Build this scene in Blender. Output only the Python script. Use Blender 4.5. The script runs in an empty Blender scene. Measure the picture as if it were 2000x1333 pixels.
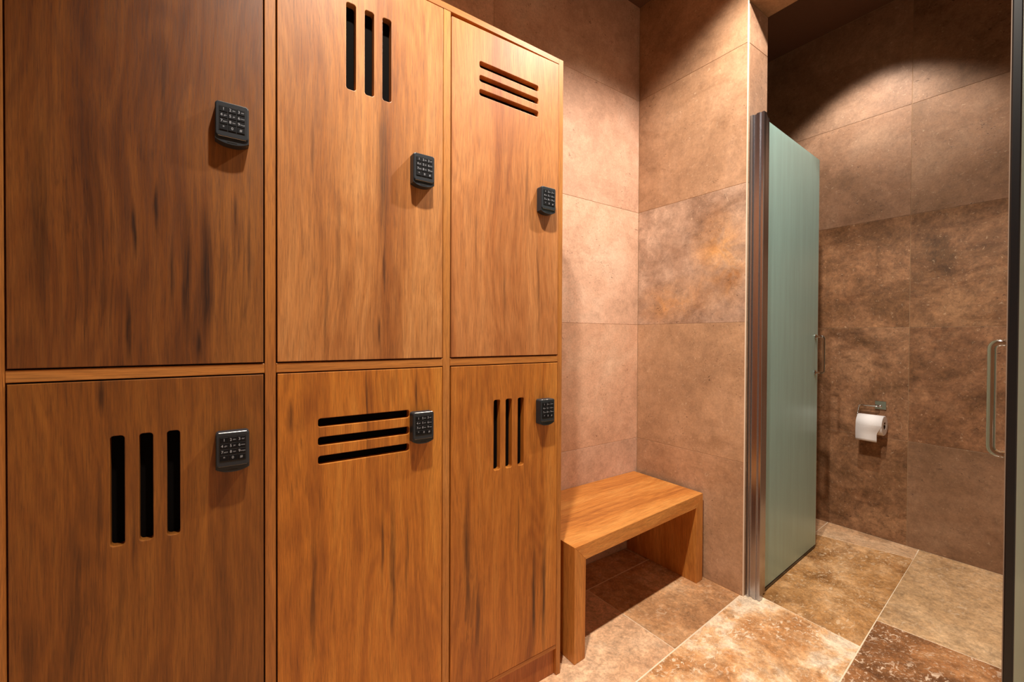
import bpy, bmesh, math, random
from mathutils import Matrix, Vector
random.seed(7)
C = bpy.context.scene.collection
SC = bpy.context.scene

# ------------------------------------------------------------------ camera
cd = bpy.data.cameras.new('camera')
cam = bpy.data.objects.new('camera', cd); C.objects.link(cam)
cd.sensor_width = 36.0; cd.lens = 15.045; cd.clip_start = 0.02; cd.clip_end = 50
rt = Vector((0.820074, -0.572241, 0.004348)); up = Vector((0.001821, 0.010208, 0.999946)); fw = Vector((0.572255, 0.820022, -0.009414))
cam.matrix_world = Matrix(((rt.x, up.x, -fw.x, 0.30263), (rt.y, up.y, -fw.y, -1.07110), (rt.z, up.z, -fw.z, 1.12528), (0, 0, 0, 1)))
SC.camera = cam

# ------------------------------------------------------------------ light, exposure
SC.view_settings.view_transform = 'Standard'
SC.view_settings.look = 'None'
SC.view_settings.gamma = 1.0
SC.view_settings.use_curve_mapping = False
SC.view_settings.exposure = 0.06
SC.cycles.max_bounces = 8
SC.cycles.diffuse_bounces = 5
SC.cycles.sample_clamp_indirect = 6.0
SC.cycles.caustics_reflective = False
SC.cycles.caustics_refractive = False
w = bpy.data.worlds.new('world'); SC.world = w; w.use_nodes = True
w.node_tree.nodes['Background'].inputs[0].default_value = (1.0, 0.8, 0.62, 1)
w.node_tree.nodes['Background'].inputs[1].default_value = 0.02

def spot(name, loc, watts, size, blend, col, aim=None, radius=0.03):
    l = bpy.data.lights.new(name, 'SPOT'); l.energy = watts; l.spot_size = math.radians(size); l.spot_blend = blend
    l.color = col; l.shadow_soft_size = radius
    o = bpy.data.objects.new(name, l); C.objects.link(o); o.location = loc
    if aim:
        o.rotation_euler = (Vector(aim) - Vector(loc)).to_track_quat('-Z', 'Y').to_euler()
    return o
WARM = (1.0, 0.90, 0.78)
spot('ceiling_spot', (0.60, -0.57, 2.88), 235, 106, 1.0, WARM, aim=(1.42, -0.28, 0.3))
spot('ceiling_spot', (1.78, -0.50, 2.88), 142, 131, 0.50, WARM, aim=(2.02, -0.46, 0.0))
spot('ceiling_spot', (3.00, -0.25, 2.97), 72, 98, 0.45, (1.0, 0.91, 0.81))

# ------------------------------------------------------------------ helpers
def lin(h):
    h = h.lstrip('#')
    v = [int(h[i:i+2], 16)/255 for i in (0, 2, 4)]
    return tuple((x/12.92 if x <= 0.04045 else ((x+0.055)/1.055)**2.4) for x in v) + (1.0,)

class NT:
    def __init__(s, name):
        s.m = bpy.data.materials.new(name); s.m.use_nodes = True
        s.t = s.m.node_tree; s.t.nodes.clear()
        s.out = s.n('ShaderNodeOutputMaterial'); s.b = s.n('ShaderNodeBsdfPrincipled')
        s.t.links.new(s.b.outputs[0], s.out.inputs[0])
    def n(s, ty, **kw):
        x = s.t.nodes.new(ty)
        for k, v in kw.items(): setattr(x, k, v)
        return x
    def put(s, sock, v):
        if hasattr(v, 'is_output') or isinstance(v, bpy.types.NodeSocket): s.t.links.new(v, sock)
        else: sock.default_value = v
    def noise(s, vec, scale, detail=4, rough=0.55, dist=0.0):
        x = s.n('ShaderNodeTexNoise'); s.put(x.inputs['Vector'], vec)
        x.inputs['Scale'].default_value = scale; x.inputs['Detail'].default_value = detail
        x.inputs['Roughness'].default_value = rough; x.inputs['Distortion'].default_value = dist
        return x.outputs['Fac']
    def map(s, vec, scale=(1, 1, 1), loc=(0, 0, 0), rot=(0, 0, 0)):
        x = s.n('ShaderNodeMapping'); s.put(x.inputs['Vector'], vec)
        x.inputs['Scale'].default_value = scale; x.inputs['Location'].default_value = loc; x.inputs['Rotation'].default_value = rot
        return x.outputs[0]
    def ramp(s, f, stops, interp='LINEAR'):
        x = s.n('ShaderNodeValToRGB'); s.put(x.inputs[0], f); r = x.color_ramp; r.interpolation = interp
        while len(r.elements) < len(stops): r.elements.new(0.5)
        for e, (p, c) in zip(r.elements, stops):
            e.position = p; e.color = lin(c) if isinstance(c, str) else ((c, c, c, 1) if not isinstance(c, tuple) else c)
        return x.outputs[0]
    def mix(s, f, a, b, mode='MIX'):
        x = s.n('ShaderNodeMix', data_type='RGBA', blend_type=mode)
        s.put(x.inputs[0], f); s.put(x.inputs[6], a); s.put(x.inputs[7], b)
        return x.outputs[2]
    def math(s, op, a, b=0.0, c=0.0):
        x = s.n('ShaderNodeMath', operation=op); s.put(x.inputs[0], a); s.put(x.inputs[1], b); s.put(x.inputs[2], c)
        return x.outputs[0]
    def vm(s, op, a, b):
        x = s.n('ShaderNodeVectorMath', operation=op); s.put(x.inputs[0], a); s.put(x.inputs[1], b)
        return x.outputs[0]
    def bump(s, h, strength, dist=0.001):
        x = s.n('ShaderNodeBump'); s.put(x.inputs['Height'], h)
        x.inputs['Strength'].default_value = strength; x.inputs['Distance'].default_value = dist
        s.put(s.b.inputs['Normal'], x.outputs[0])
    def blob(s, pos, c, r, soft=0.5):
        """0..1 mask of an ellipsoid centred at world point c with radii r"""
        d = s.vm('SUBTRACT', pos, c); d = s.vm('DIVIDE', d, r)
        l = s.n('ShaderNodeVectorMath', operation='LENGTH'); s.put(l.inputs[0], d)
        m = s.n('ShaderNodeMapRange'); s.put(m.inputs[0], l.outputs['Value'])
        m.inputs[1].default_value = 1.0; m.inputs[2].default_value = 1.0-soft; m.inputs[3].default_value = 0.0; m.inputs[4].default_value = 1.0
        return m.outputs[0]

def coords(t, objspace=True, seedscale=31.0):
    tc = t.n('ShaderNodeTexCoord'); oi = t.n('ShaderNodeObjectInfo')
    cm = t.n('ShaderNodeCombineXYZ'); a = t.math('MULTIPLY', oi.outputs['Alpha'], seedscale)
    for i, k in enumerate((1.0, 1.7, 2.3)): t.put(cm.inputs[i], t.math('MULTIPLY', a, k))
    return t.vm('ADD', tc.outputs['Object'], cm.outputs[0]), oi, tc

def stone(name, c_dark, c_mid, c_light, rough=0.42, vein=0.5, veindir=(2.2, 2.2, 5.0), chips=0.0, chipcol='#e6cdb0', pits=1.0, mott=1.0, patches=(), big=2.6, contrast=1.0):
    t = NT(name); v, oi, tc = coords(t)
    geo = t.n('ShaderNodeNewGeometry')
    warp = t.n('ShaderNodeTexNoise'); t.put(warp.inputs['Vector'], v); warp.inputs['Scale'].default_value = 2.1; warp.inputs['Detail'].default_value = 3
    vw = t.vm('ADD', v, t.vm('MULTIPLY', t.vm('SUBTRACT', warp.outputs['Color'], (0.5, 0.5, 0.5)), (0.16, 0.16, 0.16)))
    n1 = t.noise(vw, big, 9, 0.62, 0.3)
    k = 0.17/contrast
    col = t.ramp(n1, [(0.5-k, c_dark), (0.5, c_mid), (0.5+k, c_light)])
    # bedding veins
    n2 = t.noise(t.map(vw, veindir), 1.6, 8, 0.66, 0.7)
    vm_ = t.ramp(n2, [(0.34, 1.0), (0.46, 0.0), (1.0, 0.0)])
    col = t.mix(t.math('MULTIPLY', vm_, vein), col, t.mix(1.0, col, (0.52, 0.44, 0.36, 1), 'MULTIPLY'))
    # mottling
    n3 = t.noise(v, 26, 7, 0.72, 0.2)
    col = t.mix(0.8*mott, col, t.ramp(n3, [(0.25, 0.48), (0.5, 0.98), (0.75, 1.4)]), 'MULTIPLY')
    n3c = t.noise(vw, 9, 8, 0.75, 0.8)
    col = t.mix(0.6*mott, col, t.ramp(n3c, [(0.3, 0.6), (0.5, 1.0), (0.7, 1.28)]), 'MULTIPLY')
    sp = t.noise(vw, 75, 4, 0.65, 1.0)
    col = t.mix(t.ramp(sp, [(0.62, 0.0), (0.70, 0.38)]), col, lin(chipcol))
    if mott >= 1.0:
        n3d = t.noise(vw, 58, 6, 0.75, 0.6)
        col = t.mix(0.75, col, t.ramp(n3d, [(0.3, 0.55), (0.5, 1.0), (0.7, 1.38)]), 'MULTIPLY')
    n3b = t.noise(v, 120, 3, 0.7)
    col = t.mix(0.5, col, t.ramp(n3b, [(0.25, 0.62), (0.5, 1.0), (0.75, 1.25)]), 'MULTIPLY')
    for (c, r, colr, amt) in patches:
        pos = t.vm('ADD', geo.outputs['Position'], t.vm('MULTIPLY', t.vm('SUBTRACT', warp.outputs['Color'], (0.5, 0.5, 0.5)), (0.25, 0.25, 0.25)))
        m = t.blob(pos, c, r, 0.75)
        m = t.math('MULTIPLY', m, t.ramp(t.noise(vw, 9, 7, 0.7, 0.8), [(0.33, 0.25), (0.6, 1.0)]))
        col = t.mix(t.math('MULTIPLY', m, amt), col, t.mix(1.0, col, colr+(1.0,), 'MULTIPLY'))
    h = n3
    if chips > 0:
        n4 = t.noise(t.map(vw, (0.8, 1.3, 1.0), rot=(0, 0, 0.5)), 42, 5, 0.62, 0.9)
        n5 = t.noise(vw, 4.2, 5, 0.6, 0.5)
        cm = t.math('MULTIPLY', t.ramp(n4, [(0.57, 0.0), (0.61, 1.0)]), t.ramp(n5, [(0.42, 0.0), (0.56, 1.0)]))
        col = t.mix(t.math('MULTIPLY', cm, chips), col, lin(chipcol))
        n6 = t.noise(vw, 105, 4, 0.6, 0.8)
        cm2 = t.ramp(n6, [(0.60, 0.0), (0.65, 0.9)])
        col = t.mix(t.math('MULTIPLY', cm2, chips*0.6), col, lin(chipcol))
    if pits > 0:
        n7 = t.noise(t.map(vw, (1, 1, 1.8)), 46, 4, 0.65, 1.6)
        n8 = t.noise(v, 5.5, 3, 0.5)
        pm = t.math('MULTIPLY', t.ramp(n7, [(0.635, 0.0), (0.66, 1.0)]), t.ramp(n8, [(0.5, 0.0), (0.58, 1.0)]))
        pm = t.math('MULTIPLY', pm, pits)
        col = t.mix(t.math('MULTIPLY', pm, 0.8), col, t.mix(1.0, col, (0.16, 0.11, 0.08, 1), 'MULTIPLY'))
        h = t.math('SUBTRACT', t.math('MULTIPLY', n3, 0.5), pm)
    col = t.mix(1.0, col, oi.outputs['Color'], 'MULTIPLY')
    t.put(t.b.inputs['Base Color'], col)
    t.put(t.b.inputs['Roughness'], t.ramp(n3, [(0.3, min(1, rough+0.18)), (0.7, rough)]))
    t.b.inputs['Specular IOR Level'].default_value = 0.35
    t.bump(h, 0.35, 0.0015)
    return t.m

def wood(name, axis='Z', tint=1.0, streaks=(), ribbons=(), base=('#7a3a12', '#a1571f', '#b97134'), rough=0.40, fig=1.0):
    """streaks: list of (x, z, rx, rz, amount) in world coordinates on the locker front"""
    t = NT(name); v, oi, tc = coords(t, seedscale=17.0)
    geo = t.n('ShaderNodeNewGeometry')
    def st(a, b):   # across, along
        return {'Z': (a, a, b), 'X': (b, a, a), 'Y': (a, b, a)}[axis]
    wp = t.n('ShaderNodeTexNoise'); t.put(wp.inputs['Vector'], t.map(v, st(3.0, 1.6))); wp.inputs['Scale'].default_value = 1.0; wp.inputs['Detail'].default_value = 2
    vw = t.vm('ADD', v, t.vm('MULTIPLY', t.vm('SUBTRACT', wp.outputs['Color'], (0.5, 0.5, 0.5)), (0.10, 0.10, 0.10)))
    broad = t.noise(t.map(vw, st(9, 0.55)), 1.0, 3, 0.5, 0.2)
    mid = t.noise(t.map(vw, st(55, 1.3)), 1.0, 4, 0.55, 0.1)
    ring = t.math('SINE', t.math('MULTIPLY', t.noise(t.map(vw, st(4.5, 0.75)), 1.0, 2, 0.5), 150.0))
    fine = t.noise(t.map(v, st(560, 17)), 1.0, 3, 0.7)
    pore = t.noise(t.map(v, st(700, 26)), 1.0, 2, 0.6)
    f = t.math('ADD', t.math('MULTIPLY', broad, 0.70), t.math('MULTIPLY', mid, 0.30))
    f = t.math('ADD', f, t.math('MULTIPLY', ring, 0.022*fig))
    col = t.ramp(f, [(0.34, base[0]), (0.49, base[1]), (0.66, base[2])])
    col = t.mix(0.8, col, t.ramp(fine, [(0.22, 0.45), (0.5, 1.0), (0.78, 1.35)]), 'MULTIPLY')
    fib = t.noise(t.map(vw, st(250, 8)), 1.0, 4, 0.6, 0.3)
    col = t.mix(0.5, col, t.ramp(fib, [(0.28, 0.62), (0.5, 1.0), (0.72, 1.22)]), 'MULTIPLY')
    col = t.mix(t.ramp(pore, [(0.60, 0.0), (0.70, 0.45)]), col, t.mix(1.0, col, (0.42, 0.33, 0.28, 1), 'MULTIPLY'))
    for (x, z, rx, rz, amt) in streaks:
        m = t.blob(geo.outputs['Position'], (x, 0.0, z), (rx, 1.0, rz), 0.85)
        s_ = t.noise(t.map(vw, st(130, 3.0)), 1.0, 4, 0.6, 0.4)
        th = t.math('SUBTRACT', t.math('ADD', s_, t.math('MULTIPLY', m, 0.20)), 0.17)
        sm = t.math('MULTIPLY', t.ramp(th, [(0.50, 0.0), (0.60, 1.0)]), t.math('MINIMUM', t.math('MULTIPLY', m, 2.2), 1.0))
        col = t.mix(t.math('MULTIPLY', sm, amt), col, t.mix(1.0, col, (0.20, 0.17, 0.17, 1), 'MULTIPLY'))
    if ribbons:
        wn = t.n('ShaderNodeTexNoise'); t.put(wn.inputs['Vector'], t.map(v, st(14, 5))); wn.inputs['Scale'].default_value = 1.0; wn.inputs['Detail'].default_value = 3
        pos = t.vm('ADD', geo.outputs['Position'], t.vm('MULTIPLY', t.vm('SUBTRACT', wn.outputs['Color'], (0.5, 0.5, 0.5)), (0.022, 0.0, 0.04)))
        tot = None
        for (x, z, rx, rz, amt) in ribbons:
            m = t.math('MULTIPLY', t.blob(pos, (x, 0.0, z), (rx*1.6, 1.0, rz*1.35), 0.75), min(1.0, amt*1.3))
            tot = m if tot is None else t.math('MAXIMUM', tot, m)
        fb = t.noise(t.map(v, st(260, 7)), 1.0, 4, 0.65, 0.2)
        tot = t.math('MULTIPLY', tot, t.ramp(fb, [(0.30, 0.45), (0.55, 1.0)]))
        col = t.mix(tot, col, t.mix(1.0, col, (0.16, 0.13, 0.12, 1), 'MULTIPLY'))
    col = t.mix(1.0, col, (tint, tint, tint, 1), 'MULTIPLY')
    col = t.mix(1.0, col, oi.outputs['Color'], 'MULTIPLY')
    t.put(t.b.inputs['Base Color'], col)
    t.put(t.b.inputs['Roughness'], t.ramp(fine, [(0.3, rough+0.12), (0.7, rough)]))
    t.b.inputs['Specular IOR Level'].default_value = 0.5
    t.bump(t.math('ADD', t.math('MULTIPLY', fine, 0.5), t.math('MULTIPLY', pore, -0.4)), 0.22, 0.0006)
    return t.m

def plain(name, col, rough=0.5, metal=0.0, spec=0.5, noise=0.0, nscale=60):
    t = NT(name); c = lin(col)
    if noise > 0:
        v, oi, tc = coords(t)
        n = t.noise(v, nscale, 4, 0.6)
        t.put(t.b.inputs['Base Color'], t.mix(1.0, c, t.ramp(n, [(0.25, 1.0-noise), (0.75, 1.0+noise)]), 'MULTIPLY'))
    else: t.b.inputs['Base Color'].default_value = c
    t.b.inputs['Roughness'].default_value = rough; t.b.inputs['Metallic'].default_value = metal
    t.b.inputs['Specular IOR Level'].default_value = spec
    return t.m

def link(name, me, mat, parent=None, loc=(0, 0, 0), col=None, seed=None):
    o = bpy.data.objects.new(name, me); C.objects.link(o); o.location = loc
    mats = mat if isinstance(mat, (list, tuple)) else [mat]
    if not len(me.materials):
        for m in mats: me.materials.append(m)
    if parent is not None:
        o.parent = parent; o.location = Vector(loc) - parent.matrix_world.translation if parent.type == 'EMPTY' or True else loc
    c = col or (1, 1, 1)
    o.color = (c[0], c[1], c[2], random.random() if seed is None else seed)
    return o

def finish(bm, name, smooth=False):
    bmesh.ops.recalc_face_normals(bm, faces=bm.faces)
    me = bpy.data.meshes.new(name); bm.to_mesh(me); bm.free()
    if smooth:
        for p in me.polygons: p.use_smooth = True
    return me

def boxmesh(name, s, bevel=0.0, seg=1):
    bm = bmesh.new(); bmesh.ops.create_cube(bm, size=1.0)
    bmesh.ops.scale(bm, vec=s, verts=bm.verts)
    if bevel > 0: bmesh.ops.bevel(bm, geom=list(bm.edges), offset=bevel, segments=seg, affect='EDGES', profile=0.5)
    return finish(bm, name)

def box(name, lo, hi, mat, parent=None, bevel=0.0, col=None, seg=1, seed=None):
    lo, hi = Vector(lo), Vector(hi); s = hi-lo
    me = boxmesh(name, s, bevel, seg)
    o = link(name, me, mat, None, (lo+hi)/2, col, seed)
    attach(o, parent)
    return o

WORLD = {}
def wl(o):
    """world location from the parent chain (nothing is rotated)"""
    v = Vector(o.location); p = o.parent
    while p: v += Vector(p.location); p = p.parent
    return v
def attach(o, parent):
    if parent is not None:
        o.location = Vector(o.location) - wl(parent); o.parent = parent
    return o

def prism(name, pts, axis, a0, a1, mat, parent=None, bevel=0.0, col=None, seed=None, seg=1):
    """polygon pts extruded along axis between a0 and a1; pts are the two other coordinates in xyz order"""
    def P(p, a):
        return {'X': (a, p[0], p[1]), 'Y': (p[0], a, p[1]), 'Z': (p[0], p[1], a)}[axis]
    bm = bmesh.new()
    A = [bm.verts.new(P(p, a0)) for p in pts]; B = [bm.verts.new(P(p, a1)) for p in pts]
    n = len(pts); bm.faces.new(A); bm.faces.new(list(reversed(B)))
    for i in range(n): bm.faces.new((A[i], B[i], B[(i+1) % n], A[(i+1) % n]))
    c = Vector((0, 0, 0))
    for v in bm.verts: c += v.co
    c /= len(bm.verts)
    bmesh.ops.translate(bm, vec=-c, verts=bm.verts)
    bmesh.ops.recalc_face_normals(bm, faces=bm.faces)
    if bevel > 0: bmesh.ops.bevel(bm, geom=list(bm.edges), offset=bevel, segments=seg, affect='EDGES', profile=0.5)
    me = finish(bm, name)
    o = link(name, me, mat, None, c, col, seed)
    return attach(o, parent)

def empty(name, loc, label, cat, group=None):
    o = bpy.data.objects.new(name, None); C.objects.link(o); o.location = loc; o.empty_display_size = 0.1
    o['label'] = label; o['category'] = cat
    if group: o['group'] = group
    return o

def tube(name, path, r, mat, parent=None, seg=12, flat=None):
    """round tube along a list of points"""
    bm = bmesh.new(); rings = []
    pts = [Vector(p) for p in path]
    prev = None
    for i, p in enumerate(pts):
        d = (pts[min(i+1, len(pts)-1)] - pts[max(i-1, 0)]).normalized()
        if prev is None:
            a = Vector((0, 0, 1)) if abs(d.z) < 0.9 else Vector((1, 0, 0)); u = d.cross(a).normalized()
        else:
            u = (prev - d*prev.dot(d)).normalized()
        prev = u; w_ = d.cross(u)
        rings.append([bm.verts.new(p + u*math.cos(2*math.pi*k/seg)*r + w_*math.sin(2*math.pi*k/seg)*r) for k in range(seg)])
    for a, b in zip(rings, rings[1:]):
        for k in range(seg): bm.faces.new((a[k], a[(k+1) % seg], b[(k+1) % seg], b[k]))
    bm.faces.new(rings[0]); bm.faces.new(rings[-1])
    c = sum(pts, Vector())/len(pts)
    bmesh.ops.translate(bm, vec=-c, verts=bm.verts)
    me = finish(bm, name, True)
    o = link(name, me, mat, None, c)
    return attach(o, parent)

def arc(path, rad, n=6):
    """round the corners of a polyline"""
    P = [Vector(p) for p in path]; out = [P[0]]
    for a, b, c in zip(P, P[1:], P[2:]):
        d1 = (a-b).normalized(); d2 = (c-b).normalized()
        s, e = b+d1*rad, b+d2*rad
        for k in range(n+1):
            t = k/n; out.append(s*(1-t)**2 + b*2*t*(1-t) + e*t*t)
    out.append(P[-1]); return out

# ------------------------------------------------------------------ materials
GROUT = plain('grout', '#a58868', 0.85, noise=0.12, nscale=40)
GROUT_L = plain('pale_grout', '#ecd8bc', 0.8, noise=0.10, nscale=50)
PLASTER = plain('dark_ceiling_paint', '#6b4a38', 0.8, noise=0.05)
WALL_P = plain('plain_stone_wall', '#d8cdc2', 0.7, noise=0.08, nscale=12)

S_PINK = stone('pale_travertine', '#b8957f', '#d0aa93', '#dec0ab', vein=0.2, big=2.4, mott=0.4)
S_TAN = stone('tan_travertine', '#98775c', '#b18d6e', '#c4a082', vein=0.3, big=2.6, mott=0.5)
S_PATCH = stone('patched_travertine', '#9c7c66', '#b59680', '#cdb09a', vein=0.45, big=3.4, contrast=1.2, mott=0.8,
                patches=[((2.19, -0.02, 1.48), (0.3, 0.20, 0.30), (1.05, 0.78, 0.38), 0.9), ((2.19, 0.25, 1.32), (0.3, 0.22, 0.14), (1.0, 0.76, 0.42), 0.85),
                         ((2.19, -0.05, 1.40), (0.3, 0.12, 0.08), (0.6, 0.42, 0.25), 0.8)])
S_GREY = stone('grey_brown_travertine', '#866851', '#9f7d65', '#b19179', vein=0.3, big=2.2, mott=0.6)
S_DARK = stone('dark_veined_travertine', '#6a4d34', '#876449', '#9c785a', vein=0.7, veindir=(1.4, 1.6, 5.5), big=4.5, contrast=1.1)
F_TAN = stone('floor_travertine_tan', '#a87e5a', '#c4986e', '#d8b48e', rough=0.38, vein=0.5, chips=0.5, pits=0.3, big=3.4)
F_PINK = stone('floor_travertine_pink', '#c89c78', '#deb692', '#ecccac', rough=0.38, vein=0.3, chips=0.3, pits=0.3, big=3.0)
F_CREAM = stone('floor_travertine_cream', '#bc8858', '#dcb084', '#f4e0c8', rough=0.36, vein=0.5, chips=0.9, chipcol='#f3dfc6', pits=0.2, big=5.0, contrast=1.7)
F_ORANGE = stone('floor_travertine_orange', '#8e6236', '#b88856', '#d6a878', rough=0.36, vein=0.8, chips=0.75, chipcol='#e2c4a0', pits=0.2, big=3.0, contrast=1.5)
F_DARK = stone('floor_travertine_dark', '#7a5030', '#a47046', '#bc8c60', rough=0.34, vein=0.8, chips=0.95, chipcol='#e6cbb0', pits=0.2, big=4.0, contrast=1.3)
F_BEIGE = stone('floor_travertine_beige', '#a8855e', '#c49e74', '#d2b088', rough=0.38, vein=0.4, chips=0.35, pits=0.2, big=2.6)

W_FRAME = wood('oak_edging', 'Z', base=('#9c5e26', '#b07030', '#be8242'), fig=0.2)
W_FRAMEX = wood('oak_edging_horizontal', 'X', base=('#9c5e26', '#b07030', '#be8242'), fig=0.2)
W_IN = wood('oak_carcass', 'Z', base=('#6a3413', '#8c4c1e', '#9c5c2a'))
W_BENCHX = wood('oak_bench_top', 'X', base=('#a4622a', '#c37c38', '#d89850'), fig=1.0)
W_BENCHZ = wood('oak_bench_side', 'Z', base=('#9e5c24', '#ba7632', '#cf8e46'), fig=0.8)
FELT = plain('black_felt', '#0b0806', 0.95, spec=0.1, noise=0.3, nscale=600)
CHROME = plain('chrome', '#d8d6d4', 0.10, metal=1.0)
ALU = plain('polished_aluminium', '#b4b2b8', 0.26, metal=1.0)
BODY = plain('lock_black_plastic', '#262b31', 0.42, spec=0.4)
PANEL = plain('lock_key_panel', '#07080c', 0.5, spec=0.5)
KEYM = plain('lock_key', '#090a0f', 0.6, spec=0.2)
PRINT = plain('white_print', '#a8acb4', 0.6)
SILVER = plain('lock_edge_metal', '#b9b4ae', 0.25, metal=1.0)
PAPER = plain('toilet_paper', '#e8e4e4', 0.9, spec=0.1, noise=0.03, nscale=200)
CARD = plain('cardboard_core', '#6a4a30', 0.9)
ACRYL = plain('clear_acrylic', '#c2b6a6', 0.16); ACRYL.node_tree.nodes['Principled BSDF'].inputs['Transmission Weight'].default_value = 1.0
SEAL = plain('black_seal', '#05070c', 0.35, spec=0.5)
CAULK = plain('white_sealant', '#e2cdb8', 0.6)

def frosted(name, col):
    t = NT(name)
    v, oi, tc = coords(t)
    n = t.noise(t.map(v, (30, 30, 2.5)), 1.0, 4, 0.6)
    c = t.mix(1.0, lin(col), t.ramp(n, [(0.3, 0.93), (0.7, 1.05)]), 'MULTIPLY')
    d = t.n('ShaderNodeBsdfDiffuse'); t.put(d.inputs[0], c)
    tr = t.n('ShaderNodeBsdfTranslucent'); t.put(tr.inputs[0], c)
    mx = t.n('ShaderNodeMixShader'); mx.inputs[0].default_value = 0.45
    t.t.links.new(d.outputs[0], mx.inputs[1]); t.t.links.new(tr.outputs[0], mx.inputs[2])
    gl = t.n('ShaderNodeBsdfGlossy'); gl.inputs['Roughness'].default_value = 0.32; gl.inputs[0].default_value = (0.9, 1, 0.97, 1)
    fr = t.n('ShaderNodeFresnel'); fr.inputs[0].default_value = 1.45
    m2 = t.n('ShaderNodeMixShader'); t.t.links.new(fr.outputs[0], m2.inputs[0])
    t.t.links.new(mx.outputs[0], m2.inputs[1]); t.t.links.new(gl.outputs[0], m2.inputs[2])
    t.t.links.new(m2.outputs[0], t.out.inputs[0])
    return t.m
GLASS = frosted('frosted_green_glass', '#cef6f0')
GEDGE = plain('green_glass_edge', '#3f6a5c', 0.2, spec=0.6)

# ------------------------------------------------------------------ room shell
XB, XJ, XC, YA, YE = 2.1895, 2.362, 3.386, 0.4419, -0.1317
YE2 = -1.03          # other side of the opening
HS, ZC, ZT = 2.576, 2.90, 2.993
T = 0.012
def struct(o, label=None):
    o['kind'] = 'structure'
    if label: o['label'] = label
    return o
floor = struct(box('floor', (-0.62, -2.42, -0.10), (XC+0.14, YA+0.14, -0.0008), GROUT_L))
wall_back = struct(box('wall_back', (-0.62, YA+0.0012, 0), (XC+0.14, YA+0.14, 3.1), GROUT))
wall_left = struct(box('wall_left', (-0.62, -2.42, 0), (-0.5, YA+0.0012, 3.1), WALL_P))
wall_front = struct(box('wall_front', (-0.5, -2.42, 0), (XC+0.14, -2.3, 3.1), WALL_P))
wall_far = struct(box('wall_far', (XC+0.0012, -2.3, 0), (XC+0.14, YA+0.0012, 3.1), GROUT))
wall_right = struct(box('wall_right', (XB+0.0012, YE+0.0012, 0), (XJ-0.002, YA+0.0012, 3.0), GROUT))
wall_right2 = struct(box('wall_right', (XB+0.0012, -2.3, 0), (XJ-0.002, YE2-T, HS), WALL_P))
header = struct(box('wall_above_opening', (XB+0.0012, -2.3, HS+0.0012), (XJ-0.002, YE+0.0012, 3.0), GROUT))
ceiling = struct(box('ceiling', (-0.5, -2.3, ZC), (XB+0.01, YA+0.0012, 3.0), PLASTER))
ceiling2 = struct(box('ceiling', (XJ-0.002, -2.3, ZT), (XC+T, YA+0.0012, 3.09), PLASTER))
for o, l in ((wall_back, 'travertine tiled wall behind the lockers and bench'), (wall_left, 'plain wall left of the lockers, outside the picture'),
             (wall_front, 'plain wall behind the viewer'), (wall_far, 'dark travertine tiled wall with the toilet roll holder'),
             (wall_right, 'short travertine wall beside the bench'), (wall_right2, 'wall beyond the near glass door, outside the picture'),
             (header, 'tiled lintel above the opening to the toilet'), (ceiling, 'dark ceiling over the lockers'),
             (ceiling2, 'dark ceiling over the toilet cubicle'), (floor, 'travertine tiled floor')):
    o['label'] = l

G = 0.0007   # half joint
def jit(a=0.05):
    k = 1+random.uniform(-a, a); return (k, k*random.uniform(0.985, 1.01), k*random.uniform(0.97, 1.01))
# wall behind the bench
rows = [0.0, 0.5823, 1.194, 1.798, 2.399, 2.9]
cols = [-0.5, -0.46, 0.44, 1.26, XB]
tints = {(0, 3): (1.0, 0.97, 0.95), (1, 3): (1.02, 0.93, 0.84), (2, 3): (1.1, 1.06, 1.02), (3, 3): (0.97, 0.90, 0.86), (4, 3): (0.9, 0.84, 0.8)}
for r in range(5):
    for c in range(1, 4):
        x0, x1 = cols[c], cols[c+1]
        if x1 < 1.0 and rows[r+1] < 2.0: continue          # hidden behind the lockers
        box('tile', (x0+G, YA, rows[r]+G), (x1-G, YA+T, rows[r+1]-G), S_PINK, wall_back, 0.0008, tints.get((r, c), jit()))
# short wall
bt = {0: (S_TAN, (1.0, 0.97, 0.95)), 1: (S_TAN, (0.98, 0.96, 0.93)), 2: (S_PATCH, (1, 1, 1)), 3: (S_TAN, (0.98, 0.94, 0.92)), 4: (S_TAN, (0.94, 0.9, 0.88))}
for r in range(5):
    m, tn = bt[r]
    box('tile', (XB, YE+0.001, rows[r]+G), (XB+T, YA-G, rows[r+1]-G), m, wall_right, 0.0008, tn)
    z1 = rows[r+1]-G if r < 4 else HS-G
    box('tile', (XB+T+0.001, YE, rows[r]+G), (XJ, YE+T, z1), S_GREY, wall_right, 0.0008, (1.05, 1.0, 0.98))
    box('tile', (XJ-T, YE+T+G, rows[r]+G), (XJ, YA-G, rows[r+1]-G), S_GREY, wall_right, 0.0008, (1, 1, 1)) if False else None
box('corner_bead', (XB-0.0015, YE-0.0015, 0.0), (XB+0.0045, YE+0.003, HS), CAULK, wall_right, 0.0005)
# lintel
for k, (ya, yb) in enumerate(((-1.03, YE), (-1.94, -1.03))):
    box('tile', (XB, ya+G, HS+0.001), (XB+T, yb-G, 2.9-G), S_TAN, header, 0.0008, (0.95, 0.9, 0.85))
box('tile', (XB+T+0.001, -1.03, HS), (XJ, YE-G, HS+T), S_TAN, header, 0.0008, (0.95, 0.88, 0.8))
box('tile', (XJ-T, -1.03, HS+T+G), (XJ, YE, 2.99), S_GREY, header, 0.0008)
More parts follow.
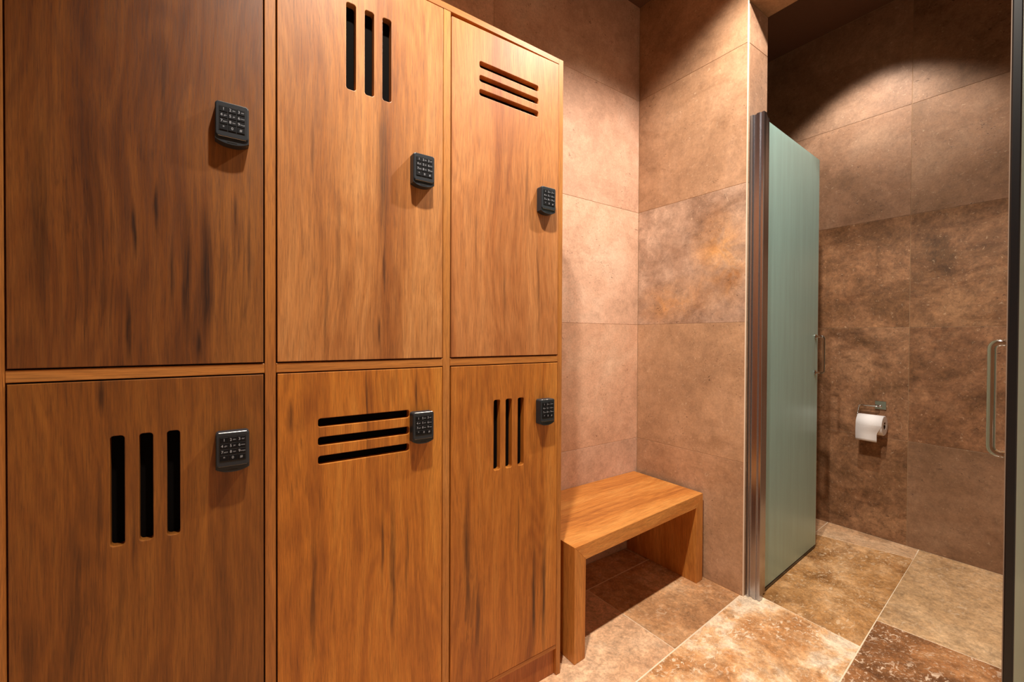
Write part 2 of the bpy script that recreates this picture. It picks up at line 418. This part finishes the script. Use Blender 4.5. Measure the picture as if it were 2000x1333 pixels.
# toilet wall
rowt = [0.0, 0.5697, 1.1875, 1.7937, 2.3886, 2.99]
colt = [YA, 0.507, -0.403, -1.313, -2.2]
tt = {(0, 0): (S_DARK, (1.05, 1.0, 0.95)), (0, 1): (S_GREY, (0.72, 0.66, 0.58)), (1, 0): (S_DARK, (1.12, 1.05, 1.0)), (1, 1): (S_DARK, (0.95, 0.85, 0.78)),
      (2, 0): (S_DARK, (1.12, 1.02, 0.92)), (2, 1): (S_DARK, (1.0, 0.92, 0.82)), (3, 0): (S_GREY, (1.05, 0.99, 0.93)), (3, 1): (S_GREY, (1.0, 0.95, 0.88)),
      (4, 0): (S_GREY, (0.92, 0.88, 0.84)), (4, 1): (S_GREY, (0.9, 0.86, 0.8))}
for r in range(5):
    for c, (ya, yb) in enumerate(((-0.403, YA), (-1.313, -0.403), (-2.2, -1.313))):
        m, tn = tt.get((r, c), (S_GREY, (0.9, 0.85, 0.8)))
        box('tile', (XC, ya+G, rowt[r]+G), (XC+T, yb-G, rowt[r+1]-G), m, wall_far, 0.0008, tn)
# floor tiles: strips along X between slightly running lines
def g(k, X):
    return {1: 0.75+0.0*X, 0: 0.2875+0.03*(X-1.66), -1: -0.168+0.065*(X-1.43), -2: -0.5477+0.068*(X-1.98),
            -3: -0.94+0.07*(X-2), -4: -1.35+0.07*(X-2), -5: -1.76+0.07*(X-2), -6: -2.6}[k]
cuts = {0: [-0.6, 0.3, 1.2, 2.1, 3.0, 3.386], -1: [-0.6, -0.155, 0.755, 1.668, 2.575, 3.386], -2: [-0.6, 0.43, 1.34, 2.248, 3.185, 3.386],
        -3: [-0.6, 0.67, 1.58, 2.492, 3.386], -4: [-0.6, 0.4, 1.3, 2.2, 3.1, 3.386], -5: [-0.6, 0.7, 1.6, 2.5, 3.386]}
fm = {(-1, 3): (F_TAN, (0.95, 0.87, 0.80)), (-1, 2): (F_PINK, (1.0, 0.95, 0.90)), (0, 2): (F_TAN, (0.92, 0.86, 0.8)), (0, 1): (F_TAN, (1, 0.95, 0.9)),
      (-2, 2): (F_CREAM, (1, 0.97, 0.92)), (-2, 3): (F_ORANGE, (1, 1, 1)), (-2, 1): (F_CREAM, (1, 1, 1)), (-3, 2): (F_DARK, (1, 1, 1)),
      (-3, 3): (F_BEIGE, (1, 1, 1)), (-2, 4): (F_PINK, (0.85, 0.8, 0.72)), (-1, 4): (F_PINK, (0.85, 0.78, 0.7)), (-3, 1): (F_CREAM, (0.95, 0.9, 0.85))}
slant = {(-2, 3): -0.02, (-2, 4): 0.10, (-3, 3): 0.04}
for k, cs in cuts.items():
    for i in range(len(cs)-1):
        x0, x1 = cs[i]+0.0013, cs[i+1]-0.0013
        s0 = slant.get((k, i), 0)/2; s1 = slant.get((k, i+1), 0)/2
        def yy(kk, X, sg):
            y = g(kk, X) + sg*0.0022
            return max(min(y, YA), -2.29)
        hi_, lo_ = k+1, k
        pts = [(x0+s0, yy(lo_-0, x0, 1) if False else yy(k, x0, 1)), (x1+s1, yy(k, x1, 1)), (x1-s1, yy(k+1, x1, -1)), (x0-s0, yy(k+1, x0, -1))]
        # strip k lies between line k (lower y) and line k+1
        m, tn = fm.get((k, i), (random.choice([F_TAN, F_BEIGE, F_CREAM]), jit()))
        prism('tile', pts, 'Z', -0.010, 0.0, m, floor, 0.0009, tn)

# ------------------------------------------------------------------ locker bank
ZS0, ZS1, ZT0, ZT1, ZP0, ZP1 = 1.0443, 1.0652, 2.0203, 2.0387, 0.0898, 0.107
D0 = (-0.004, 0.0163); D1 = (0.3944, 0.4156); D2 = (0.8192, 0.8404); D3 = (1.2344, 1.2528)
bank = empty('locker_bank', (0.62, 0.22, 0), 'tall oak locker bank with six doors, vent slots and black keypad locks', 'lockers')
BK = 0.434
for k, (a, b) in enumerate((D0, D1, D2, D3)):
    o = box('side_panel' if k in (0, 3) else 'divider', (a, 0.0, 0.001), (b, BK, ZT0 if k not in (0, 3) else ZT1), W_FRAME, bank, 0.001)
box('side_panel', (-0.42, 0.0, 0.001), (-0.4, BK, ZT1), W_FRAME, bank, 0.001)
box('top_panel', (-0.399, 0.0, ZT0+0.0002), (D3[0]-0.0005, BK, ZT1), W_FRAMEX, bank, 0.001)
segs = ((D0[1], D1[0]), (D1[1], D2[0]), (D2[1], D3[0]))
for a, b in segs:
    box('shelf', (a+0.0004, 0.0, ZS0), (b-0.0004, BK-0.006, ZS1), W_FRAMEX, bank, 0.001)
    box('bottom_rail', (a+0.0004, 0.001, ZP0), (b-0.0004, BK-0.006, ZP1-0.0035), W_FRAMEX, bank, 0.001)
    box('plinth', (a+0.0004, 0.012, 0.001), (b-0.0004, 0.030, ZP0-0.0005), wood('oak_plinth', 'Z', base=('#83421a', '#a35c26', '#b57038')), bank, 0.0008)
box('back_panel', (-0.4, BK-0.005, 0.05), (D3[0], BK+0.001, ZT0), W_IN, bank)
# filler column at the left end
for za, zb in ((ZP1, ZS0), (ZS1, ZT0)):
    box('filler_panel', (-0.397, 0.0, za+0.002), (D0[0]-0.003, 0.018, zb-0.003), W_IN, bank, 0.001)

def rrect(x0, x1, z0, z1, r, n=5):
    pts = []
    for cx, cz, a0 in ((x1-r, z1-r, 0), (x0+r, z1-r, 90), (x0+r, z0+r, 180), (x1-r, z0+r, 270)):
        for k in range(n+1):
            a = math.radians(a0+90*k/n); pts.append((cx+r*math.cos(a), cz+r*math.sin(a)))
    return pts

def holed(name, outer, holes, thick, bevel, mat, loc_y, parent):
    """flat panel in the XZ plane with rounded-edge holes, made from a filled curve"""
    cu = bpy.data.curves.new(name, 'CURVE'); cu.dimensions = '2D'; cu.fill_mode = 'BOTH'
    cu.extrude = thick/2-bevel; cu.bevel_depth = bevel; cu.bevel_resolution = 1; cu.offset = -bevel
    xs = [p[0] for p in outer]; zs = [p[1] for p in outer]
    cx, cz = (min(xs)+max(xs))/2, (min(zs)+max(zs))/2
    for pl in [outer]+holes:
        s = cu.splines.new('POLY'); s.points.add(len(pl)-1)
        for i, (x, z) in enumerate(pl): s.points[i].co = (x-cx, z-cz, 0, 1)
        s.use_cyclic_u = True
    tmp = bpy.data.objects.new('tmp', cu); C.objects.link(tmp)
    dg = bpy.context.evaluated_depsgraph_get(); dg.update()
    me = bpy.data.meshes.new_from_object(tmp.evaluated_get(dg))
    bpy.data.objects.remove(tmp); bpy.data.curves.remove(cu)
    me.name = name
    me.transform(Matrix.Rotation(math.radians(90), 4, 'X'))
    me.materials.clear(); me.materials.append(mat)
    for p in me.polygons: p.use_smooth = False; p.material_index = 0
    o = link(name, me, mat, None, (cx, loc_y, cz))
    return attach(o, parent)

# text for the keys
def textmesh(txt, size):
    cu = bpy.data.curves.new('t', 'FONT'); cu.body = txt; cu.size = size; cu.align_x = 'CENTER'; cu.align_y = 'CENTER'; cu.resolution_u = 2
    o = bpy.data.objects.new('t', cu); C.objects.link(o)
    dg = bpy.context.evaluated_depsgraph_get(); dg.update()
    me = bpy.data.meshes.new_from_object(o.evaluated_get(dg))
    bpy.data.objects.remove(o); bpy.data.curves.remove(cu)
    return me
KEYS = [['1', '2abc', '3def'], ['4ghi', '5jkl', '6mno'], ['7pqrs', '8tuv', '9wxyz'], ['*', '0', '#']]
LW, LH, LD, LIP = 0.0585, 0.0700, 0.024, 0.0135
KX, KZ, KW, KH = 0.0148, 0.0122, 0.0136, 0.0108

def lock_meshes():
    # origin: centre of the lock's back face; x right, z up, front at y = -LD
    zt, zb = LH/2, -LH/2
    n = 14; r = 0.006
    # body outline: rounded top corners, bottom a shallow curved lip
    pts = []
    for k in range(6):
        a = math.radians(90*k/5); pts.append((LW/2-r+r*math.cos(a), zt-r+r*math.sin(a)))
    for k in range(6):
        a = math.radians(90+90*k/5); pts.append((-LW/2+r+r*math.cos(a), zt-r+r*math.sin(a)))
    for k in range(n+1):
        u = -1+2*k/n; pts.append((u*(LW/2), zb-LIP*(0.42+0.58*(1-abs(u)**2.4))))
    bm = bmesh.new()
    def ring(y, f, zoff=0.0):
        return [bm.verts.new((x*f, y, (z-0.0)*f+zoff)) for x, z in pts]
    R = [ring(0.0, 1.0), ring(-LD*0.80, 1.0), ring(-LD*0.87, 0.985)]
    for a, b in zip(R, R[1:]):
        for i in range(len(pts)): bm.faces.new((a[i], b[i], b[(i+1) % len(pts)], a[(i+1) % len(pts)]))
    bm.faces.new(R[-1]); bm.faces.new(list(reversed(R[0])))
    body = finish(bm, 'lock_body'); body.materials.append(BODY)
    # raised front block above the lip
    bm = bmesh.new()
    q = rrect(-LW/2+0.0012, LW/2-0.0012, zb, zt-0.0008, 0.0052, 5)
    A = [bm.verts.new((x, -LD*0.84, z)) for x, z in q]; B = [bm.verts.new((x, -LD*0.96, z)) for x, z in q]
    D = [bm.verts.new((x*0.955, -LD, z*0.965)) for x, z in q]
    for P_, Q_ in ((A, B), (B, D)):
        for i in range(len(q)): bm.faces.new((P_[i], Q_[i], Q_[(i+1) % len(q)], P_[(i+1) % len(q)]))
    bm.faces.new(D); bm.faces.new(list(reversed(A)))
    face = finish(bm, 'lock_face'); face.materials.append(BODY); 
    trim = boxmesh('lock_trim', (LW-0.010, 0.0012, 0.0012), 0.0003); trim.materials.append(SILVER)
    pan = bmesh.new(); q = rrect(-0.0232, 0.0232, -0.0245, 0.0265, 0.0015, 2)
    A = [pan.verts.new((x, 0, z)) for x, z in q]; B = [pan.verts.new((x, -0.0004, z)) for x, z in q]
    for i in range(len(q)): pan.faces.new((A[i], B[i], B[(i+1) % len(q)], A[(i+1) % len(q)]))
    pan.faces.new(B); pan.faces.new(list(reversed(A)))
    panel = finish(pan, 'key_panel'); panel.materials.append(PANEL)
    key = boxmesh('key', (KW, 0.0012, KH), 0.0004); key.materials.append(KEYM)
    brand = boxmesh('recess', (0.017, 0.0006, 0.0026), 0.0002); brand.materials.append(PANEL)
    lets = {}
    for row in KEYS:
        for s in row:
            bm = bmesh.new()
            parts = [(s[0], 0.0078, -0.0034 if len(s) > 1 else 0.0)] + ([(s[1:], 0.0040, 0.0028)] if len(s) > 1 else [])
            for tx, sz, off in parts:
                me = textmesh(tx, sz)
                me.transform(Matrix.Translation((off, 0, 0)))
                bm.from_mesh(me); bpy.data.meshes.remove(me)
            bmesh.ops.rotate(bm, verts=bm.verts, cent=(0, 0, 0), matrix=Matrix.Rotation(math.radians(90), 3, 'X'))
            me = bpy.data.meshes.new('digit_'+s[0] if s[0].isdigit() else 'symbol'); bm.to_mesh(me); bm.free()
            me.materials.append(PRINT); lets[s] = me
    return body, face, trim, panel, key, brand, lets
LM = lock_meshes()

def put(name, me, loc, parent, label=None):
    o = bpy.data.objects.new(name, me); C.objects.link(o); o.location = Vector(loc)-wl(parent); o.parent = parent
    o.color = (1, 1, 1, random.random())
    if label: o['label'] = label
    return o

def make_lock(x, ztop, label):
    body, face, trim, panel, key, brand, lets = LM
    cz = ztop-LH/2; y = -0.0022
    o = put('keypad_lock', body, (x, y, cz), bank, label)
    put('face', face, (x, y, cz), o)
    put('edge_trim', trim, (x, y-LD*0.95, cz+LH/2-0.0012), o, 'bright metal edge strip')
    put('edge_trim', trim, (x, y-LD*0.95, cz-LH/2+0.0006), o, 'bright metal edge strip')
    put('key_panel', panel, (x, y-LD+0.0001, cz), o)
    put('recess', brand, (x, y-LD*0.875, cz-LH/2-0.0085), o)
    for r in range(4):
        for c in range(3):
            kx = x+(c-1)*KX; kz = cz+0.0185-r*KZ+0.0008
            put('key', key, (kx, y-LD-0.0006, kz), o)
            put('key_print', lets[KEYS[r][c]], (kx, y-LD-0.00135, kz), o, 'pale printed key marking')
    return o

def vslots(xs, wd, z0, z1): return [rrect(x, x+wd, z0, z1, min(0.006, wd*0.35)) for x in xs]
def hslots(x0, x1, zs, h): return [rrect(x0, x1, z, z+h, min(0.006, h*0.38)) for z in zs]
upper = [hslots(0.090, 0.296, (1.832, 1.872, 1.912), 0.0185), vslots((0.5635, 0.607, 0.6505), 0.0225, 1.717, 1.923), hslots(0.931, 1.1465, (1.8205, 1.8606, 1.9005), 0.0185)]
lower = [vslots((0.1455, 0.1865, 0.2275), 0.0205, 0.7325, 0.9385), hslots(0.5013, 0.7225, (0.8260, 0.8700, 0.9135), 0.0200), vslots((0.984, 1.0268, 1.0718), 0.0232, 0.7275, 0.9375)]
streaks_u = [[(0.32, 1.25, 0.09, 0.26, 0.35), (0.12, 1.30, 0.08, 0.30, 0.4)], [(0.50, 1.35, 0.09, 0.25, 0.2)], [(1.10, 1.55, 0.12, 0.4, 0.2)]]
streaks_l = [[(0.10, 0.62, 0.09, 0.30, 0.3)], [(0.66, 1.0, 0.12, 0.12, 0.3), (0.46, 0.85, 0.04, 0.2, 0.4)],
             [(1.16, 0.33, 0.07, 0.24, 0.4), (0.91, 0.35, 0.06, 0.28, 0.4)]]
ribs_u = [[(0.2612, 1.248, 0.0066, 0.117, 0.95), (0.2912, 1.252, 0.0078, 0.12, 0.95), (0.182, 1.324, 0.0029, 0.048, 0.9), (0.2146, 1.373, 0.0031, 0.044, 0.7), (0.1706, 1.135, 0.0033, 0.062, 0.8),
           (0.2376, 1.246, 0.0028, 0.065, 0.6), (0.3412, 1.374, 0.0023, 0.047, 0.6), (0.2821, 1.111, 0.0042, 0.031, 0.7), (0.364, 1.301, 0.0028, 0.07, 0.5), (0.06, 1.32, 0.010, 0.16, 0.5), (0.225, 1.62, 0.004, 0.08, 0.4)],
          [(0.6521, 1.546, 0.0120, 0.178, 0.55), (0.6521, 1.50, 0.0050, 0.10, 0.5), (0.6557, 1.309, 0.0033, 0.058, 0.6), (0.6398, 1.135, 0.0032, 0.038, 0.6), (0.517, 1.175, 0.0034, 0.09, 0.45), (0.49, 1.55, 0.003, 0.06, 0.4), (0.545, 1.35, 0.004, 0.12, 0.3)],
          [(1.02, 1.25, 0.003, 0.10, 0.35), (1.15, 1.30, 0.004, 0.14, 0.4), (0.92, 1.4, 0.003, 0.12, 0.3), (1.10, 1.60, 0.003, 0.10, 0.35)]]
ribs_l = [[(0.1775, 0.747, 0.004, 0.087, 0.35), (0.1299, 0.802, 0.0028, 0.095, 0.4), (0.1375, 1.017, 0.0034, 0.029, 0.6), (0.16, 0.62, 0.005, 0.08, 0.4)],
          [(0.6801, 0.543, 0.0060, 0.186, 0.6), (0.6535, 0.603, 0.0035, 0.092, 0.6), (0.4895, 0.522, 0.0054, 0.141, 0.6), (0.4446, 0.949, 0.0051, 0.035, 0.5), (0.7177, 0.565, 0.0042, 0.103, 0.5), (0.6135, 0.932, 0.0022, 0.114, 0.6), (0.743, 0.98, 0.003, 0.048, 0.7)],
          [(0.8971, 0.514, 0.009, 0.188, 0.65), (1.1391, 0.282, 0.007, 0.158, 0.75), (1.181, 0.3, 0.006, 0.194, 0.7), (1.0774, 0.535, 0.0045, 0.081, 0.5), (0.93, 0.30, 0.006, 0.12, 0.5)]]
dl_u = ['upper left door, darkly streaked, slots out of sight', 'upper middle door with three upright slots', 'upper right door with three level slots']
dl_l = ['lower left door with three upright slots', 'lower middle door with three level slots', 'lower right door with three upright slots']
gp = 0.0028
BASES = [('#4c260d', '#714017', '#8c5724'), ('#935828', '#b0733c', '#c48950'), ('#905228', '#ab6b38', '#bf804a')]  # cool sheen painted as pinker tones; first door's brown veneer darkened for light falloff
BASESL = [('#5c330e', '#7f4a17', '#965e22'), ('#905016', '#b87024', '#cb8836'), ('#8a4a14', '#b06a24', '#c48036')]  # first door's tone also lowered to paint in the dim left end
lockx = (0.335, 0.7525, 1.1715)
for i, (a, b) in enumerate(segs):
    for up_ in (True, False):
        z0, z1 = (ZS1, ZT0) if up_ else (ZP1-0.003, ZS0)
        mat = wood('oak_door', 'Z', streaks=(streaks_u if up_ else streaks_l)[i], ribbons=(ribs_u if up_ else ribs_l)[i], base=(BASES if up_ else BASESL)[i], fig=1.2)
        zl = z1-gp; zr = z1-gp
        if up_ and i == 2: zl = z1-0.0115
        outer = [(a+gp, z0+gp), (b-gp, z0+gp), (b-gp, zr), (a+gp, zl)]
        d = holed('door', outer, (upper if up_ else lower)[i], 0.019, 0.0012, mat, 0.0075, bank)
        d['label'] = (dl_u if up_ else dl_l)[i]
        hs = (upper if up_ else lower)[i]
        xs = [p[0] for h in hs for p in h]; zs = [p[1] for h in hs for p in h]
        box('vent_backing', (min(xs)-0.012, 0.0175, min(zs)-0.012), (max(xs)+0.012, 0.0200, max(zs)+0.012), FELT, d)
        make_lock(lockx[i], 1.5985 if up_ else 0.9285, 'black keypad lock on the ' + (dl_u if up_ else dl_l)[i].split(' door')[0] + ' door')

# ------------------------------------------------------------------ bench
BX0, BX1, BZ, BTH = 1.3145, 2.1634, 0.4042, 0.056
BYL, BYR, BYB = -0.0024, 0.0427, YA-0.002
bench = empty('bench', ((BX0+BX1)/2, 0.22, 0), 'low oak bench with slab ends standing in the corner between locker bank and wall', 'bench')
def yf(x): return BYL+(BYR-BYL)*(x-BX0)/(BX1-BX0)
def hexa(name, prof, mat):
    """prof: xz polygon; the front follows the bench's front edge, the back the wall"""
    bm = bmesh.new()
    A = [bm.verts.new((x, yf(x), z)) for x, z in prof]; B = [bm.verts.new((x, BYB, z)) for x, z in prof]
    n = len(prof); bm.faces.new(A); bm.faces.new(list(reversed(B)))
    for i in range(n): bm.faces.new((A[i], B[i], B[(i+1) % n], A[(i+1) % n]))
    c = sum((v.co for v in bm.verts), Vector())/len(bm.verts)
    bmesh.ops.translate(bm, vec=-c, verts=bm.verts); bmesh.ops.recalc_face_normals(bm, faces=bm.faces)
    bmesh.ops.bevel(bm, geom=list(bm.edges), offset=0.0008, segments=1, affect='EDGES', profile=0.5)
    o = link(name, finish(bm, name), mat, None, c); return attach(o, bench)
hexa('seat', [(BX0, BZ), (BX1, BZ), (BX1-BTH, BZ-BTH), (BX0+BTH, BZ-BTH)], W_BENCHX)
hexa('slab_leg', [(BX0, 0.0005), (BX0+BTH-0.003, 0.0005), (BX0+BTH, BZ-BTH), (BX0, BZ)], W_BENCHZ)
hexa('slab_leg', [(BX1, 0.0005), (BX1-BTH+0.004, 0.0005), (BX1-BTH, BZ-BTH), (BX1, BZ)], W_BENCHZ)

# ------------------------------------------------------------------ toilet cubicle's glass door with its aluminium frame
gd = empty('glass_door', (2.30, -0.16, 0), 'frosted green glass door standing open on its aluminium wall profile beside the bench wall', 'glass door')
# wall profile: stepped extrusion on the jamb
prof = [(2.206, -0.1325), (2.206, -0.146), (2.214, -0.148), (2.214, -0.158), (2.2075, -0.160), (2.2075, -0.174), (2.213, -0.176), (2.213, -0.1785),
        (2.2105, -0.180), (2.2105, -0.1895), (2.236, -0.1895), (2.236, -0.182), (2.262, -0.180), (2.262, -0.1325)]
prism('wall_profile', prof, 'Z', 0.001, 2.086, ALU, gd, 0.0006)
prism('hinge_post', [(2.265, -0.150), (2.265, -0.176), (2.290, -0.176), (2.290, -0.150)], 'Z', 0.004, 2.084, ALU, gd, 0.002)
GX0, GX1 = 2.288, 2.957
gy = lambda x: -0.163+(x-GX0)*0.058
prism('glass_pane', [(GX0, gy(GX0)-0.004), (GX1, gy(GX1)-0.004), (GX1, gy(GX1)+0.004), (GX0, gy(GX0)+0.004)], 'Z', 0.016, 2.078, GLASS, gd, 0.0012)
prism('bottom_seal', [(GX0+0.004, gy(GX0)-0.006), (GX1-0.012, gy(GX1)-0.006), (GX1-0.012, gy(GX1)+0.006), (GX0+0.004, gy(GX0)+0.006)], 'Z', 0.003, 0.0155, SEAL, gd, 0.0008)
prism('edge_seal', [(GX1+0.0005, gy(GX1)-0.004), (GX1+0.006, gy(GX1)-0.003), (GX1+0.006, gy(GX1)+0.003), (GX1+0.0005, gy(GX1)+0.004)], 'Z', 0.016, 2.078, plain('clear_seal', '#9a8a78', 0.3), gd, 0.0008)
def handle(x, y, s, z0, z1, parent, out=0.042, r=0.007, mat=None):
    h = tube('handle', arc([(x, y, z0), (x, y+s*out, z0), (x, y+s*out, z1), (x, y, z1)], 0.014), r, mat or CHROME, parent)
    for z in (z0, z1):
        bm = bmesh.new(); bmesh.ops.create_cone(bm, segments=20, radius1=0.012, radius2=0.012, depth=0.004, cap_ends=True)
        bmesh.ops.rotate(bm, verts=bm.verts, cent=(0, 0, 0), matrix=Matrix.Rotation(math.radians(90), 3, 'X'))
        o = link('washer', finish(bm, 'washer'), CHROME, None, (x, y+s*0.002, z)); attach(o, h)
    return h
handle(2.915, gy(2.915)-0.0045, -1, 0.945, 1.135, gd, 0.040, 0.006, ACRYL)

# near glass door at the right edge of the picture
nd = empty('glass_door', (2.15, -0.95, 0), 'near frosted glass door with black edge seal at the right border of the view', 'glass door')
NX0, NX1 = 1.617, 2.165
box('glass_pane', (NX0+0.010, -0.9455, 0.014), (NX1, -0.9375, 2.10), GLASS, nd, 0.001)
box('edge_seal', (NX0, -0.9490, 0.014), (NX0+0.0098, -0.9355, 2.10), SEAL, nd, 0.0015)
box('edge_strip', (NX0+0.001, -0.9353, 0.014), (NX0+0.008, -0.9335, 2.10), plain('seal_lip', '#8a7a6c', 0.4), nd, 0.0005)
box('wall_profile', (NX1+0.0005, -0.975, 0.001), (XB-0.0005, -0.915, 2.10), ALU, nd, 0.002)
handle(1.652, -0.9372, 1, 0.885, 1.118, nd, 0.027, 0.0070, ACRYL)

# ------------------------------------------------------------------ toilet roll holder and roll
th = empty('toilet_roll_holder', (XC, -0.285, 0.72), 'chrome toilet roll holder with square plate on the dark tiled wall', 'toilet roll holder')
box('wall_plate', (XC-0.008, -0.312, 0.727), (XC-0.0003, -0.262, 0.773), CHROME, th, 0.0012)
RY0, RY1, RX, RZ, RR = -0.322, -0.208, 3.318, 0.646, 0.054
tube('wire_arm', arc([(XC-0.006, -0.284, 0.745), (3.352, -0.284, 0.745), (3.352, -0.198, 0.745), (RX, -0.198, RZ+0.03), (RX, -0.198, RZ+0.008), (RX, -0.325, RZ+0.008)], 0.010), 0.0034, CHROME, th)
bm = bmesh.new(); bmesh.ops.create_icosphere(bm, subdivisions=2, radius=0.008)
o = link('screw_cap', finish(bm, 'screw_cap', True), CHROME, None, (XC-0.010, -0.287, 0.745)); attach(o, th)
roll = empty('toilet_roll', (RX, (RY0+RY1)/2, RZ), 'white toilet paper roll with a loose sheet hanging from its holder', 'toilet paper')
def ringmesh(name, r0, r1, y0, y1, seg=40):
    bm = bmesh.new(); V = []
    for (r, y) in ((r0, y0), (r1-0.003, y0), (r1, y0+0.003), (r1, y1-0.003), (r1-0.003, y1), (r0, y1)):
        V.append([bm.verts.new((math.cos(2*math.pi*k/seg)*r, y, math.sin(2*math.pi*k/seg)*r)) for k in range(seg)])
    for a, b in zip(V, V[1:]+V[:1]):
        for k in range(seg): bm.faces.new((a[k], b[k], b[(k+1) % seg], a[(k+1) % seg]))
    return finish(bm, name, False)
hw = (RY1-RY0)/2
attach(link('paper', ringmesh('paper', 0.021, RR, -hw, hw), PAPER, None, (RX, (RY0+RY1)/2, RZ)), roll)
attach(link('core', ringmesh('core', 0.0185, 0.0208, -hw+0.001, hw-0.001), CARD, None, (RX, (RY0+RY1)/2, RZ)), roll)
# loose sheet: follows the front of the roll, then hangs
bm = bmesh.new(); path = []
for k in range(13):
    a = math.radians(95+85*k/12); path.append((RX+math.cos(a)*(RR+0.001), RZ+math.sin(a)*(RR+0.001)))
for k in range(1, 8): path.append((RX-RR-0.001-0.002*math.sin(k*0.5), RZ-k*0.0125))
prev = None
for (x, z) in path:
    cur = [bm.verts.new((x, y+ (0.0 if z > RZ-0.02 else 0.0), z)) for y in (RY0+0.012*0, RY1)]
    if z < RZ-0.0: cur[0].co.y = RY0+0.020*min(1, (RZ-z)/0.04)
    if prev: bm.faces.new((prev[0], prev[1], cur[1], cur[0]))
    prev = cur
c = Vector((RX, (RY0+RY1)/2, RZ)); bmesh.ops.translate(bm, vec=-c, verts=bm.verts)
me = finish(bm, 'loose_sheet', True)
o = link('loose_sheet', me, PAPER, None, c); attach(o, roll)
sm = o.modifiers.new('solid', 'SOLIDIFY'); sm.thickness = 0.0006
